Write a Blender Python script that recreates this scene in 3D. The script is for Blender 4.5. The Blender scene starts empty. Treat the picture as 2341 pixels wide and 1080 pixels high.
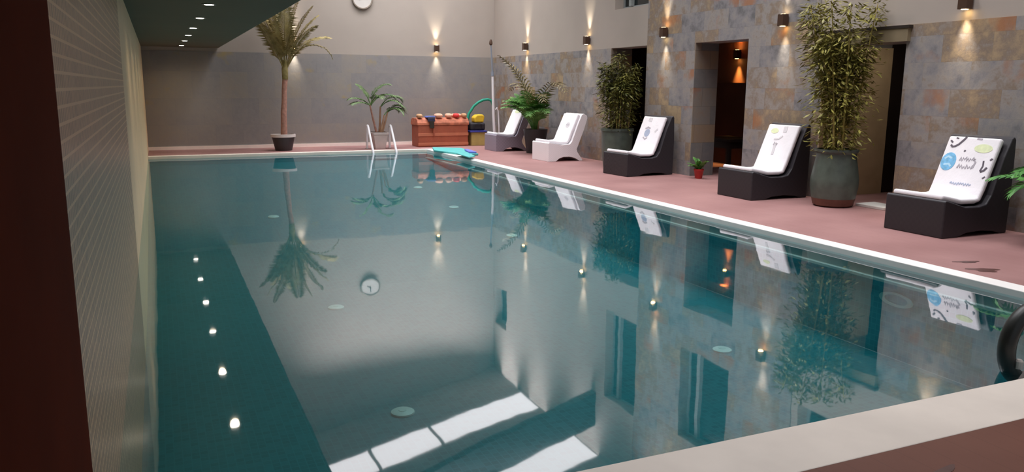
import bpy, bmesh, math, random
from mathutils import Vector, Matrix
random.seed(7)
C = bpy.context.scene.collection
PI = math.pi
DECK = 0.05

# ------------------------------------------------------------------ materials
def new_mat(name):
    m = bpy.data.materials.new(name); m.use_nodes = True
    nt = m.node_tree; b = nt.nodes['Principled BSDF']
    return m, nt, b

def lin(r, g, b):
    f = lambda c: (c/255/12.92) if c/255 <= .04045 else ((c/255+.055)/1.055)**2.4
    return (f(r), f(g), f(b), 1)

def node(nt, t, **kw):
    n = nt.nodes.new(t)
    for k, v in kw.items(): setattr(n, k, v)
    return n

def plain(name, col, rough=.5, metal=0, var=.12, scale=6, bump=0, bscale=60, spec=.5):
    """colour with soft procedural variation and an optional fine bump"""
    m, nt, b = new_mat(name)
    no = node(nt, 'ShaderNodeTexNoise'); no.inputs['Scale'].default_value = scale; no.inputs['Detail'].default_value = 4
    tc = node(nt, 'ShaderNodeTexCoord'); nt.links.new(tc.outputs['Object'], no.inputs['Vector'])
    r = node(nt, 'ShaderNodeValToRGB')
    r.color_ramp.elements[0].position = .3; r.color_ramp.elements[1].position = .7
    r.color_ramp.elements[0].color = tuple(c*(1-var) for c in col[:3])+(1,)
    r.color_ramp.elements[1].color = tuple(min(1, c*(1+var)) for c in col[:3])+(1,)
    nt.links.new(no.outputs['Fac'], r.inputs['Fac']); nt.links.new(r.outputs['Color'], b.inputs['Base Color'])
    b.inputs['Roughness'].default_value = rough; b.inputs['Metallic'].default_value = metal
    b.inputs['Specular IOR Level'].default_value = spec
    if bump:
        n2 = node(nt, 'ShaderNodeTexNoise'); n2.inputs['Scale'].default_value = bscale
        nt.links.new(tc.outputs['Object'], n2.inputs['Vector'])
        bp = node(nt, 'ShaderNodeBump'); bp.inputs['Strength'].default_value = bump; bp.inputs['Distance'].default_value = .01
        nt.links.new(n2.outputs['Fac'], bp.inputs['Height']); nt.links.new(bp.outputs['Normal'], b.inputs['Normal'])
    return m

def math_n(nt, op, a, b=None, c=None):
    n = node(nt, 'ShaderNodeMath', operation=op)
    for i, v in enumerate((a, b, c)):
        if v is None: continue
        if isinstance(v, (int, float)): n.inputs[i].default_value = v
        else: nt.links.new(v, n.inputs[i])
    return n.outputs[0]

def slate(name, axis, stops, tw=.6, th=.3, grain=.5, seed=0.0, rough=.55, rust=None, rust_lo=.58, grout=.72):
    """split-face slate: one tone for each tile, clouded by mineral stains, thin joints"""
    m, nt, b = new_mat(name)
    g = node(nt, 'ShaderNodeNewGeometry'); s = node(nt, 'ShaderNodeSeparateXYZ'); nt.links.new(g.outputs['Position'], s.inputs[0])
    u0 = s.outputs[axis]; v0 = s.outputs['Z']
    v = math_n(nt, 'DIVIDE', v0, th); vf = math_n(nt, 'FLOOR', v)
    u = math_n(nt, 'ADD', math_n(nt, 'DIVIDE', u0, tw), math_n(nt, 'MULTIPLY', vf, .37))
    uf = math_n(nt, 'FLOOR', u)
    cb = node(nt, 'ShaderNodeCombineXYZ'); nt.links.new(uf, cb.inputs[0]); nt.links.new(vf, cb.inputs[1]); cb.inputs[2].default_value = seed
    wn = node(nt, 'ShaderNodeTexWhiteNoise'); nt.links.new(cb.outputs[0], wn.inputs['Vector'])
    # mineral cloud, offset for each tile so that stains stop at the joints
    off = node(nt, 'ShaderNodeVectorMath', operation='SCALE'); nt.links.new(wn.outputs['Color'], off.inputs[0]); off.inputs['Scale'].default_value = 9
    add = node(nt, 'ShaderNodeVectorMath', operation='ADD'); nt.links.new(off.outputs[0], add.inputs[0]); nt.links.new(g.outputs['Position'], add.inputs[1])
    no = node(nt, 'ShaderNodeTexNoise'); no.inputs['Scale'].default_value = 4.5; no.inputs['Detail'].default_value = 7; no.inputs['Roughness'].default_value = .7
    nt.links.new(add.outputs[0], no.inputs['Vector'])
    fac = math_n(nt, 'ADD', math_n(nt, 'MULTIPLY', wn.outputs['Value'], 1-grain), math_n(nt, 'MULTIPLY', no.outputs['Fac'], grain))
    r = node(nt, 'ShaderNodeValToRGB'); nt.links.new(fac, r.inputs['Fac'])
    e = r.color_ramp.elements
    while len(e) < len(stops): e.new(.5)
    for el, (p, c) in zip(e, stops): el.position = p; el.color = lin(*c)
    col = r.outputs['Color']
    if rust:
        n2 = node(nt, 'ShaderNodeTexNoise'); n2.inputs['Scale'].default_value = 2.3; n2.inputs['Detail'].default_value = 5
        nt.links.new(add.outputs[0], n2.inputs['Vector'])
        k = math_n(nt, 'MULTIPLY', n2.outputs['Fac'], math_n(nt, 'ADD', math_n(nt, 'MULTIPLY', math_n(nt, 'FRACT', math_n(nt, 'MULTIPLY', wn.outputs['Value'], 7.3)), .45), .75))
        mr = node(nt, 'ShaderNodeMapRange'); nt.links.new(k, mr.inputs[0]); mr.inputs[1].default_value = rust_lo; mr.inputs[2].default_value = rust_lo+.15; mr.inputs[4].default_value = .8
        mx = node(nt, 'ShaderNodeMix', data_type='RGBA'); nt.links.new(mr.outputs[0], mx.inputs['Factor']); nt.links.new(col, mx.inputs['A']); mx.inputs['B'].default_value = lin(*rust)
        col = mx.outputs['Result']
    # joints
    fu = math_n(nt, 'FRACT', u); fv = math_n(nt, 'FRACT', v)
    du = math_n(nt, 'MULTIPLY', math_n(nt, 'MINIMUM', fu, math_n(nt, 'SUBTRACT', 1, fu)), tw)
    dv = math_n(nt, 'MULTIPLY', math_n(nt, 'MINIMUM', fv, math_n(nt, 'SUBTRACT', 1, fv)), th)
    jd = math_n(nt, 'MINIMUM', du, dv)
    j = math_n(nt, 'LESS_THAN', jd, .004)
    mj = node(nt, 'ShaderNodeMix', data_type='RGBA'); nt.links.new(j, mj.inputs['Factor']); nt.links.new(col, mj.inputs['A'])
    sc = node(nt, 'ShaderNodeMix', data_type='RGBA', blend_type='MULTIPLY'); sc.inputs['Factor'].default_value = 1; nt.links.new(col, sc.inputs['A']); sc.inputs['B'].default_value = (grout, grout, grout, 1)
    nt.links.new(sc.outputs['Result'], mj.inputs['B'])
    nt.links.new(mj.outputs['Result'], b.inputs['Base Color'])
    b.inputs['Roughness'].default_value = rough; b.inputs['Specular IOR Level'].default_value = .25
    bp = node(nt, 'ShaderNodeBump'); bp.inputs['Strength'].default_value = .35; bp.inputs['Distance'].default_value = .012
    nt.links.new(no.outputs['Fac'], bp.inputs['Height']); nt.links.new(bp.outputs['Normal'], b.inputs['Normal'])
    return m

def mosaic(name, axis, ca, cb_, cg, size, gw, rough, spec=.5, var=1.0, bump=.3):
    """small square glass mosaic with joints"""
    m, nt, b = new_mat(name)
    g = node(nt, 'ShaderNodeNewGeometry'); s = node(nt, 'ShaderNodeSeparateXYZ'); nt.links.new(g.outputs['Position'], s.inputs[0])
    u = math_n(nt, 'DIVIDE', s.outputs[axis[0]], size); v = math_n(nt, 'DIVIDE', s.outputs[axis[1]], size)
    c = node(nt, 'ShaderNodeCombineXYZ'); nt.links.new(math_n(nt, 'FLOOR', u), c.inputs[0]); nt.links.new(math_n(nt, 'FLOOR', v), c.inputs[1])
    wn = node(nt, 'ShaderNodeTexWhiteNoise'); nt.links.new(c.outputs[0], wn.inputs['Vector'])
    big = node(nt, 'ShaderNodeTexNoise'); big.inputs['Scale'].default_value = 1.3; nt.links.new(g.outputs['Position'], big.inputs['Vector'])
    f = math_n(nt, 'ADD', math_n(nt, 'MULTIPLY', wn.outputs['Value'], .65*var), math_n(nt, 'MULTIPLY', big.outputs['Fac'], .35))
    mx = node(nt, 'ShaderNodeMix', data_type='RGBA'); nt.links.new(f, mx.inputs['Factor']); mx.inputs['A'].default_value = lin(*ca); mx.inputs['B'].default_value = lin(*cb_)
    fu = math_n(nt, 'FRACT', u); fv = math_n(nt, 'FRACT', v)
    d = math_n(nt, 'MINIMUM', math_n(nt, 'MINIMUM', fu, math_n(nt, 'SUBTRACT', 1, fu)), math_n(nt, 'MINIMUM', fv, math_n(nt, 'SUBTRACT', 1, fv)))
    j = math_n(nt, 'LESS_THAN', d, gw)
    mj = node(nt, 'ShaderNodeMix', data_type='RGBA'); nt.links.new(j, mj.inputs['Factor']); nt.links.new(mx.outputs['Result'], mj.inputs['A']); mj.inputs['B'].default_value = lin(*cg)
    nt.links.new(mj.outputs['Result'], b.inputs['Base Color'])
    b.inputs['Roughness'].default_value = rough; b.inputs['Specular IOR Level'].default_value = spec
    if bump:
        bp = node(nt, 'ShaderNodeBump'); bp.inputs['Strength'].default_value = bump; bp.inputs['Distance'].default_value = .002; bp.invert = True
        nt.links.new(j, bp.inputs['Height']); nt.links.new(bp.outputs['Normal'], b.inputs['Normal'])
    return m

def weave(name, col, rough=.45, size=.018, relief=.2):
    """flat woven plastic wicker"""
    m, nt, b = new_mat(name)
    tc = node(nt, 'ShaderNodeTexCoord')
    mp = node(nt, 'ShaderNodeMapping'); nt.links.new(tc.outputs['Object'], mp.inputs['Vector']); mp.inputs['Scale'].default_value = (1/size/2, 1/size/2, 1/size/2)
    ck = node(nt, 'ShaderNodeTexChecker'); ck.inputs['Scale'].default_value = 1; nt.links.new(mp.outputs[0], ck.inputs['Vector'])
    mx = node(nt, 'ShaderNodeMix', data_type='RGBA'); nt.links.new(ck.outputs['Fac'], mx.inputs['Factor'])
    mx.inputs['A'].default_value = tuple(c*.95 for c in col[:3])+(1,); mx.inputs['B'].default_value = tuple(min(1, c*1.04) for c in col[:3])+(1,)
    nt.links.new(mx.outputs['Result'], b.inputs['Base Color']); b.inputs['Roughness'].default_value = rough
    bp = node(nt, 'ShaderNodeBump'); bp.inputs['Strength'].default_value = relief; bp.inputs['Distance'].default_value = .003
    nt.links.new(ck.outputs['Fac'], bp.inputs['Height']); nt.links.new(bp.outputs['Normal'], b.inputs['Normal'])
    return m

def emit(name, col, strength):
    m = bpy.data.materials.new(name); m.use_nodes = True; nt = m.node_tree
    nt.nodes.remove(nt.nodes['Principled BSDF'])
    e = node(nt, 'ShaderNodeEmission'); e.inputs['Color'].default_value = tuple(col)+(1,); e.inputs['Strength'].default_value = strength
    nt.links.new(e.outputs[0], nt.nodes['Material Output'].inputs['Surface'])
    return m

def leafmat(name, c1, c2, rough=.45):
    m, nt, b = new_mat(name)
    tc = node(nt, 'ShaderNodeTexCoord'); no = node(nt, 'ShaderNodeTexNoise'); no.inputs['Scale'].default_value = 7; no.inputs['Detail'].default_value = 3
    nt.links.new(tc.outputs['Object'], no.inputs['Vector'])
    r = node(nt, 'ShaderNodeValToRGB'); r.color_ramp.elements[0].position = .35; r.color_ramp.elements[1].position = .65
    r.color_ramp.elements[0].color = lin(*c1); r.color_ramp.elements[1].color = lin(*c2)
    nt.links.new(no.outputs['Fac'], r.inputs['Fac']); nt.links.new(r.outputs['Color'], b.inputs['Base Color'])
    b.inputs['Roughness'].default_value = rough; b.inputs['Specular IOR Level'].default_value = .3
    return m

def deckmat(name='pink_deck', ca=(148, 108, 106), cb=(168, 127, 124)):
    m, nt, b = new_mat(name)
    g = node(nt, 'ShaderNodeNewGeometry'); s = node(nt, 'ShaderNodeSeparateXYZ'); nt.links.new(g.outputs['Position'], s.inputs[0])
    n1 = node(nt, 'ShaderNodeTexNoise'); n1.inputs['Scale'].default_value = 1.1; n1.inputs['Detail'].default_value = 6; nt.links.new(g.outputs['Position'], n1.inputs['Vector'])
    r = node(nt, 'ShaderNodeValToRGB'); r.color_ramp.elements[0].position = .3; r.color_ramp.elements[1].position = .7
    r.color_ramp.elements[0].color = lin(*ca); r.color_ramp.elements[1].color = lin(*cb)
    nt.links.new(n1.outputs['Fac'], r.inputs['Fac'])
    # faint board joints along the pool
    fx = math_n(nt, 'FRACT', math_n(nt, 'DIVIDE', s.outputs['X'], .14))
    j = math_n(nt, 'LESS_THAN', fx, .035)
    mx = node(nt, 'ShaderNodeMix', data_type='RGBA', blend_type='MULTIPLY'); nt.links.new(math_n(nt, 'MULTIPLY', j, .22), mx.inputs['Factor'])
    nt.links.new(r.outputs['Color'], mx.inputs['A']); mx.inputs['B'].default_value = (.45, .4, .4, 1)
    nt.links.new(mx.outputs['Result'], b.inputs['Base Color'])
    b.inputs['Roughness'].default_value = .55; b.inputs['Specular IOR Level'].default_value = .3
    return m

def watermat():
    """clear still water over teal mosaic: tinted see-through body and a strong grazing mirror"""
    m = bpy.data.materials.new('water'); m.use_nodes = True; nt = m.node_tree
    nt.nodes.remove(nt.nodes['Principled BSDF'])
    g = node(nt, 'ShaderNodeNewGeometry')
    mp = node(nt, 'ShaderNodeMapping'); nt.links.new(g.outputs['Position'], mp.inputs['Vector']); mp.inputs['Scale'].default_value = (1.6, 1.0, 1)
    no = node(nt, 'ShaderNodeTexNoise'); no.inputs['Scale'].default_value = 1.4; no.inputs['Detail'].default_value = 2.5; no.inputs['Roughness'].default_value = .4
    nt.links.new(mp.outputs[0], no.inputs['Vector'])
    bp = node(nt, 'ShaderNodeBump'); bp.inputs['Strength'].default_value = .06; bp.inputs['Distance'].default_value = .02
    nt.links.new(no.outputs['Fac'], bp.inputs['Height'])
    fr = node(nt, 'ShaderNodeFresnel'); fr.inputs['IOR'].default_value = 1.33; nt.links.new(bp.outputs['Normal'], fr.inputs['Normal'])
    k = math_n(nt, 'MINIMUM', math_n(nt, 'POWER', fr.outputs[0], W_POW), .54)
    gl = node(nt, 'ShaderNodeBsdfGlossy'); gl.inputs['Roughness'].default_value = .025; gl.inputs['Color'].default_value = (.97, .95, .97, 1)
    nt.links.new(bp.outputs['Normal'], gl.inputs['Normal'])
    tr = node(nt, 'ShaderNodeBsdfTransparent'); tr.inputs['Color'].default_value = (.68, .93, .93, 1)
    mx = node(nt, 'ShaderNodeMixShader'); nt.links.new(k, mx.inputs[0]); nt.links.new(tr.outputs[0], mx.inputs[1]); nt.links.new(gl.outputs[0], mx.inputs[2])
    nt.links.new(mx.outputs[0], nt.nodes['Material Output'].inputs['Surface'])
    return m

W_POW = .30
SKY_E = 1.45
M = {}
M['white_wall'] = plain('white_plaster', lin(176, 165, 156), .85, var=.03, scale=1.5, spec=.1)
M['slate_right'] = slate('slate_multicolour', 'Y', [(.26, (110, 108, 110)), (.38, (138, 135, 137)), (.48, (154, 147, 142)), (.58, (136, 121, 108)), (.70, (170, 148, 120))], .6, .3, .72, 3.1, rust=(162, 110, 76), rust_lo=.62, grout=.9)
M['slate_far'] = slate('slate_grey', 'X', [(.2, (132, 130, 132)), (.42, (144, 140, 139)), (.6, (150, 144, 139)), (.85, (156, 146, 132))], .6, .6, .75, 1.7, rust=(168, 148, 104), rust_lo=.66, grout=.95)
M['slate_jamb'] = slate('slate_jamb', 'X', [(.2, (108, 108, 110)), (.45, (132, 126, 120)), (.65, (140, 122, 104)), (.85, (150, 130, 104))], .5, .3, .5, 5.2, rust=(150, 92, 58), rust_lo=.64)
M['mosaic_left'] = mosaic('mosaic_left_wall', ('Y', 'Z'), (150, 118, 86), (190, 154, 116), (232, 200, 160), .045, .10, .32, .3)
M['plaster_left'] = plain('beige_tile_left', lin(250, 222, 180), .5, var=.05, scale=2)
M['deck'] = deckmat()
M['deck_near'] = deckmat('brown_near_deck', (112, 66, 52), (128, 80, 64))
M['coping'] = plain('white_coping', lin(250, 246, 243), .4, var=.04, scale=2.5)
M['coping_near'] = plain('cream_coping', lin(246, 234, 222), .45, var=.06, scale=3)
M['basin'] = mosaic('pool_mosaic', ('X', 'Y'), (46, 132, 144), (64, 158, 170), (68, 160, 171), .05, .06, .3, .4, bump=0)
M['basin_wall'] = mosaic('pool_wall_mosaic', ('Y', 'Z'), (70, 178, 194), (98, 208, 220), (104, 210, 220), .05, .06, .3, .4, bump=0)  # brighter copy of the pool tile, standing in for light the wall lacks
M['basin_band'] = plain('pool_band_tile', lin(150, 176, 178), .3, var=.06, scale=5)
M['basin_line'] = plain('pool_white_line', lin(250, 250, 246), .4, var=.02)
M['water'] = watermat()
M['soffit'] = plain('dark_soffit_paint', lin(112, 107, 92), .8, var=.04, scale=1, spec=.1)
M['pillar'] = plain('dark_brown_wood', lin(92, 38, 20), .9, var=.12, scale=3, spec=.05)
M['roof'] = plain('grey_roof_boards', lin(150, 142, 138), .8, var=.06, scale=2, spec=.1)
M['beam'] = plain('dark_steel_beam', lin(64, 66, 66), .7, var=.08, scale=3, spec=.2)
M['skylight'] = emit('skylight_glazing', (1.0, .96, .96), SKY_E)
M['frame'] = plain('grey_window_frame', lin(150, 156, 156), .5, var=.05)
M['dark_glass'] = plain('dark_window_glass', lin(28, 36, 38), .15, var=.05, spec=.4)
M['corridor'] = plain('brown_corridor', lin(112, 78, 60), .7, var=.1, scale=2, spec=.2)
M['corridor_wood'] = plain('dark_corridor_wood', lin(82, 50, 38), .6, var=.12, scale=3, spec=.25)
M['black_weave'] = weave('black_wicker', lin(46, 43, 48), .5)
M['grey_weave'] = weave('lavender_grey_wicker', lin(150, 142, 156), .5)
M['white_weave'] = weave('white_wicker', lin(252, 248, 252), .5, .01, .06)
M['cushion'] = plain('white_cushion_cloth', lin(240, 236, 240), .85, var=.025, scale=9, bump=.15, bscale=40, spec=.1)
M['ink_dark'] = plain('print_dark_grey', lin(96, 88, 98), .85, var=.1)
M['ink_grey'] = plain('print_grey', lin(176, 170, 178), .85, var=.08)
M['ink_pale'] = plain('print_pale_grey', lin(212, 208, 212), .85, var=.05)
M['ink_blue'] = plain('print_blue', lin(120, 182, 222), .85, var=.18, scale=25)
M['ink_lightblue'] = plain('print_light_blue', lin(176, 214, 236), .85, var=.1)
M['ink_green'] = plain('print_pale_green', lin(222, 230, 188), .85, var=.1, scale=20)
M['ink_slate'] = plain('print_blue_grey', lin(168, 176, 198), .85, var=.1)
M['steel'] = plain('polished_steel', lin(225, 222, 222), .22, metal=.9, var=.02)
M['white_metal'] = plain('white_painted_tube', lin(232, 228, 232), .35, var=.03)
M['grey_metal'] = plain('grey_blue_tube', lin(150, 158, 172), .4, metal=.3, var=.05)
M['sconce'] = plain('bronze_sconce', lin(92, 70, 58), .4, metal=.5, var=.08)
M['lamp'] = emit('warm_lamp', (1.0, .68, .3), 30)
M['lamp_orange'] = emit('orange_lamp', (1.0, .55, .16), 30)
M['spot'] = emit('soffit_spot_glow', (1.0, .93, .8), 14)
M['trim_ring'] = plain('chrome_trim', lin(170, 165, 155), .3, metal=.7, var=.03)
M['pot_black'] = plain('black_planter', lin(50, 44, 46), .5, var=.1)
M['pot_rim'] = plain('pale_pot_rim', lin(214, 204, 200), .5, var=.06)
M['pot_white'] = plain('pinkish_white_pot', lin(200, 184, 180), .55, var=.08)
M['pot_green'] = plain('green_glazed_pot', lin(82, 92, 84), .4, var=.25, scale=7)
M['pot_base'] = plain('bare_brown_clay', lin(104, 68, 56), .7, var=.2, scale=10)
M['pot_grey'] = plain('grey_stone_pot', lin(128, 124, 116), .7, var=.12)
M['pot_red'] = plain('red_plastic_pot', lin(176, 44, 40), .4, var=.1)
M['soil'] = plain('potting_soil', lin(62, 46, 36), .95, var=.3, scale=30, bump=.5)
M['trunk'] = plain('pinkish_palm_trunk', lin(176, 128, 112), .8, var=.25, scale=14, bump=.5, bscale=30)
M['cane'] = leafmat('bamboo_cane', (150, 134, 70), (190, 172, 104))
M['stem_tan'] = leafmat('tan_stems', (160, 120, 96), (186, 146, 116))
M['palm_gold'] = leafmat('olive_gold_fronds', (122, 108, 62), (168, 152, 102))
M['palm_green'] = leafmat('green_fronds', (58, 108, 44), (112, 156, 80))
M['palm_olive'] = leafmat('dry_olive_fronds', (96, 84, 56), (132, 118, 78))
M['bamboo_leaf'] = leafmat('yellow_green_bamboo', (104, 98, 40), (158, 150, 78))
M['bamboo_dark'] = leafmat('dark_bamboo', (66, 72, 32), (122, 118, 56))
M['palm_small'] = leafmat('dull_green_fronds', (56, 82, 40), (104, 128, 78))
M['bush'] = leafmat('bright_green_leaf', (44, 104, 36), (96, 156, 74))
M['chest'] = plain('orange_brown_chest', lin(164, 86, 60), .6, var=.1, scale=5, bump=.3, bscale=50)
M['chest_band'] = plain('lighter_chest_band', lin(188, 112, 82), .6, var=.08, scale=5)
M['chest_lid'] = plain('patterned_chest_lid', lin(190, 112, 84), .7, var=.35, scale=9)
M['pale_pink'] = plain('pale_salmon_cloth', lin(232, 176, 150), .85, var=.1)
M['tan_cloth'] = plain('tan_cloth', lin(196, 150, 112), .85, var=.15)
M['red_cloth'] = plain('red_cloth', lin(222, 68, 66), .8, var=.1)
M['blue_cloth'] = plain('blue_cloth', lin(96, 116, 190), .8, var=.1)
M['navy'] = plain('navy_strap', lin(34, 34, 60), .7, var=.1)
M['olive_bag'] = plain('dark_olive_bag', lin(52, 44, 34), .8, var=.15)
M['yellow'] = plain('yellow_foam', lin(226, 184, 44), .7, var=.08)
M['dull_yellow'] = plain('dull_yellow_box', lin(176, 156, 92), .7, var=.1)
M['black_foam'] = plain('black_foam', lin(36, 32, 38), .7, var=.1)
M['blue_foam'] = plain('blue_foam', lin(58, 62, 150), .7, var=.08)
M['teal_foam'] = plain('teal_green_foam', lin(28, 150, 124), .6, var=.08)
M['teal_mat'] = plain('turquoise_foam_mat', lin(84, 178, 176), .6, var=.1, scale=8)
M['purple'] = plain('purple_blue_foam', lin(110, 120, 210), .6, var=.06)
M['black_rubber'] = plain('black_rubber', lin(34, 38, 36), .4, var=.1)
M['clock_face'] = plain('clock_face_white', lin(214, 208, 202), .5, var=.03)
M['clock_rim'] = plain('clock_rim_grey', lin(146, 134, 122), .5, metal=0, var=.05)
M['inlet'] = plain('white_pool_fitting', lin(225, 250, 246), .4, var=.03)
M['wet'] = plain('damp_brown_stain', lin(96, 62, 58), .35, var=.2, scale=10)
M['baseboard'] = plain('pinkish_white_baseboard', lin(250, 236, 228), .55, var=.04)
M['lintel'] = plain('olive_brown_lintel', lin(126, 112, 88), .6, var=.12, scale=4)
M['jamb_lit'] = plain('tan_lit_jamb', lin(190, 166, 132), .7, var=.1, scale=4)  # stone jamb coloured paler to stand in for light it lacks
M['dark_wood'] = plain('near_black_wood', lin(40, 30, 26), .5, var=.12)
M['sill'] = plain('white_stone_sill', lin(220, 216, 210), .5, var=.04)

# ------------------------------------------------------------------ mesh builder
class MB:
    def __init__(s): s.v = []; s.f = []; s.m = []
    def add(s, vs, fs, mi=0):
        o = len(s.v); s.v += [tuple(p) for p in vs]; s.f += [tuple(i+o for i in f) for f in fs]; s.m += [mi]*len(fs); return s
    def box(s, x0, x1, y0, y1, z0, z1, mi=0):
        vs = [(x, y, z) for z in (z0, z1) for y in (y0, y1) for x in (x0, x1)]
        return s.add(vs, [(0, 2, 3, 1), (4, 5, 7, 6), (0, 1, 5, 4), (2, 6, 7, 3), (0, 4, 6, 2), (1, 3, 7, 5)], mi)
    def prism(s, poly, axis, a, b, mi=0):
        """poly of (p,q); axis 'y': (x,z) extruded over y; 'z': (x,y) over z; 'x': (y,z) over x"""
        def P(p, t):
            return {'y': (p[0], t, p[1]), 'z': (p[0], p[1], t), 'x': (t, p[0], p[1])}[axis]
        n = len(poly)
        vs = [P(p, a) for p in poly]+[P(p, b) for p in poly]
        fs = [tuple(range(n)), tuple(range(2*n-1, n-1, -1))]+[(i, i+n, (i+1) % n+n, (i+1) % n) for i in range(n)]
        return s.add(vs, fs, mi)
    def tube(s, path, rad, n=8, mi=0, caps=True):
        path = [Vector(p) for p in path]
        if not hasattr(rad, '__len__'): rad = [rad]*len(path)
        vs = []; fs = []
        t0 = (path[1]-path[0]).normalized()
        up = Vector((0, 0, 1)) if abs(t0.z) < .9 else Vector((1, 0, 0))
        nrm = (up-t0*up.dot(t0)).normalized()
        for i, p in enumerate(path):
            t = (path[min(i+1, len(path)-1)]-path[max(i-1, 0)]).normalized()
            nrm = (nrm-t*nrm.dot(t)).normalized(); bi = t.cross(nrm)
            for k in range(n):
                a = 2*PI*k/n; vs.append(p+(nrm*math.cos(a)+bi*math.sin(a))*rad[i])
        for i in range(len(path)-1):
            for k in range(n):
                a, b = i*n+k, i*n+(k+1) % n
                fs.append((a, b, b+n, a+n))
        if caps: fs.append(tuple(range(n-1, -1, -1))); fs.append(tuple(range((len(path)-1)*n, len(path)*n)))
        return s.add(vs, fs, mi)
    def lathe(s, prof, c=(0, 0, 0), n=24, mi=0):
        """prof of (r,z), closed with caps"""
        vs = []; fs = []
        for r, z in prof:
            for k in range(n):
                a = 2*PI*k/n; vs.append((c[0]+r*math.cos(a), c[1]+r*math.sin(a), c[2]+z))
        for i in range(len(prof)-1):
            for k in range(n):
                a, b = i*n+k, i*n+(k+1) % n
                fs.append((a, b, b+n, a+n))
        fs.append(tuple(range(n-1, -1, -1))); fs.append(tuple(range((len(prof)-1)*n, len(prof)*n)))
        return s.add(vs, fs, mi)
    def build(s, name, mats, parent=None, smooth=False, bevel=0, seg=2, loc=None):
        me = bpy.data.meshes.new(name); me.from_pydata(s.v, [], s.f)
        if not isinstance(mats, (list, tuple)): mats = [mats]
        for m in mats: me.materials.append(m)
        for p, i in zip(me.polygons, s.m): p.material_index = i
        bm = bmesh.new(); bm.from_mesh(me); bmesh.ops.recalc_face_normals(bm, faces=bm.faces); bm.to_mesh(me); bm.free()
        if smooth:
            for p in me.polygons: p.use_smooth = True
            try: me.set_sharp_from_angle(angle=math.radians(40))
            except Exception: pass
        o = bpy.data.objects.new(name, me); C.objects.link(o)
        if parent is not None: o.parent = parent
        if loc is not None: o.location = loc
        if bevel:
            b = o.modifiers.new('bevel', 'BEVEL'); b.width = bevel; b.segments = seg; b.limit_method = 'ANGLE'; b.angle_limit = math.radians(35)
            b.harden_normals = False
        return o

def struct(o): o['kind'] = 'structure'; return o
def tag(o, label, cat, group=None, kind=None):
    o['label'] = label; o['category'] = cat
    if group: o['group'] = group
    if kind: o['kind'] = kind
    return o
def thing(name, label, cat, loc=(0, 0, 0), rz=0, group=None):
    o = bpy.data.objects.new(name, None); o.empty_display_size = .1; C.objects.link(o)
    o.location = loc; o.rotation_euler = (0, 0, rz)
    return tag(o, label, cat, group)
def copy_tree(o, parent=None):
    c = o.copy(); C.objects.link(c)
    if parent is not None: c.parent = parent
    for ch in list(o.children): copy_tree(ch, c)
    return c

# ------------------------------------------------------------------ room shell
XL, XR, YF = -.233, 8.1, 19.64
YN = -1.6
def roof_z(x): return 6.2+.22*(8.1-x)

b = MB()
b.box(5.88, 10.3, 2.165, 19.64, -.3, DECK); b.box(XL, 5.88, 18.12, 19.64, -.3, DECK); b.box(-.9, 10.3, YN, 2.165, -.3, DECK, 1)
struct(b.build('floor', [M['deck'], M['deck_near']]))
struct(MB().box(5.70, 5.88, 2.165, 18.12, -.02, DECK+.002).build('trim_1', M['coping'], bevel=.006))
struct(MB().box(XL, 5.70, 17.95, 18.12, -.02, DECK+.002).build('trim_2', M['coping_near'], bevel=.006))
struct(MB().box(XL, 5.70, 2.165, 2.505, -.02, DECK+.002).build('trim_3', M['coping_near'], bevel=.006))

PD = -.8
b = MB()
def floor_z(y): return PD if y < 9 else PD+.65*(y-9)/8.95     # slope added: lifts the far floor into light, hiding the dim end wall
b.add([(XL, 2.5, PD), (5.7, 2.5, PD), (5.7, 9, PD), (XL, 9, PD), (5.7, 17.95, floor_z(17.95)), (XL, 17.95, floor_z(17.95))], [(0, 1, 2, 3), (3, 2, 4, 5)], 0)
def wallstrip(x0, y0, x1, y1):
    for z0, z1, mi in ((PD, -.142, 1), (-.142, -.122, 3), (-.122, .0, 2)):
        b.add([(x0, y0, z0), (x1, y1, z0), (x1, y1, z1), (x0, y0, z1)], [(0, 1, 2, 3)], mi)
wallstrip(5.705, 2.5, 5.705, 17.95)
b.box(5.665, 5.704, 2.52, 17.94, -.148, -.126, 3)      # white nosing under the overflow band
for z0, z1, mi in ((PD, 0, 1),):
    b.add([(XL, 17.955, z0), (5.7, 17.955, z0), (5.7, 17.955, z1), (XL, 17.955, z1)], [(0, 1, 2, 3)], mi)
    b.add([(XL, 2.495, z0), (5.7, 2.495, z0), (5.7, 2.495, z1), (XL, 2.495, z1)], [(0, 1, 2, 3)], mi)
struct(b.build('pool_basin', [M['basin'], M['basin_wall'], M['basin_band'], M['basin_line']]))
w = MB().add([(XL, 2.5, 0), (5.703, 2.5, 0), (5.703, 17.953, 0), (XL, 17.953, 0)], [(0, 1, 2, 3)]).build('pool_water', M['water'])
w['kind'] = 'structure'

# left wall: mosaic near, plain beige beyond, dark brown pillar in front
b = MB(); b.box(XL-.35, XL, 2.2, 7.25, PD, 2.32, 0); b.box(XL-.35, XL, 7.25, YF+.3, PD, 2.32, 1)
struct(b.build('wall_left', [M['mosaic_left'], M['plaster_left']]))
struct(MB().box(-.95, XL+.004, YN, 2.335, DECK, 2.32).build('pillar', M['pillar'], bevel=.012))
b = MB(); b.box(-.95, 1.36, YN, YF, 2.32, 2.75)
struct(b.build('soffit', M['soffit']))
struct(MB().box(1.16, 1.36, YN, YF, 2.75, 7.75).build('wall_gallery', M['white_wall']))

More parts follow.
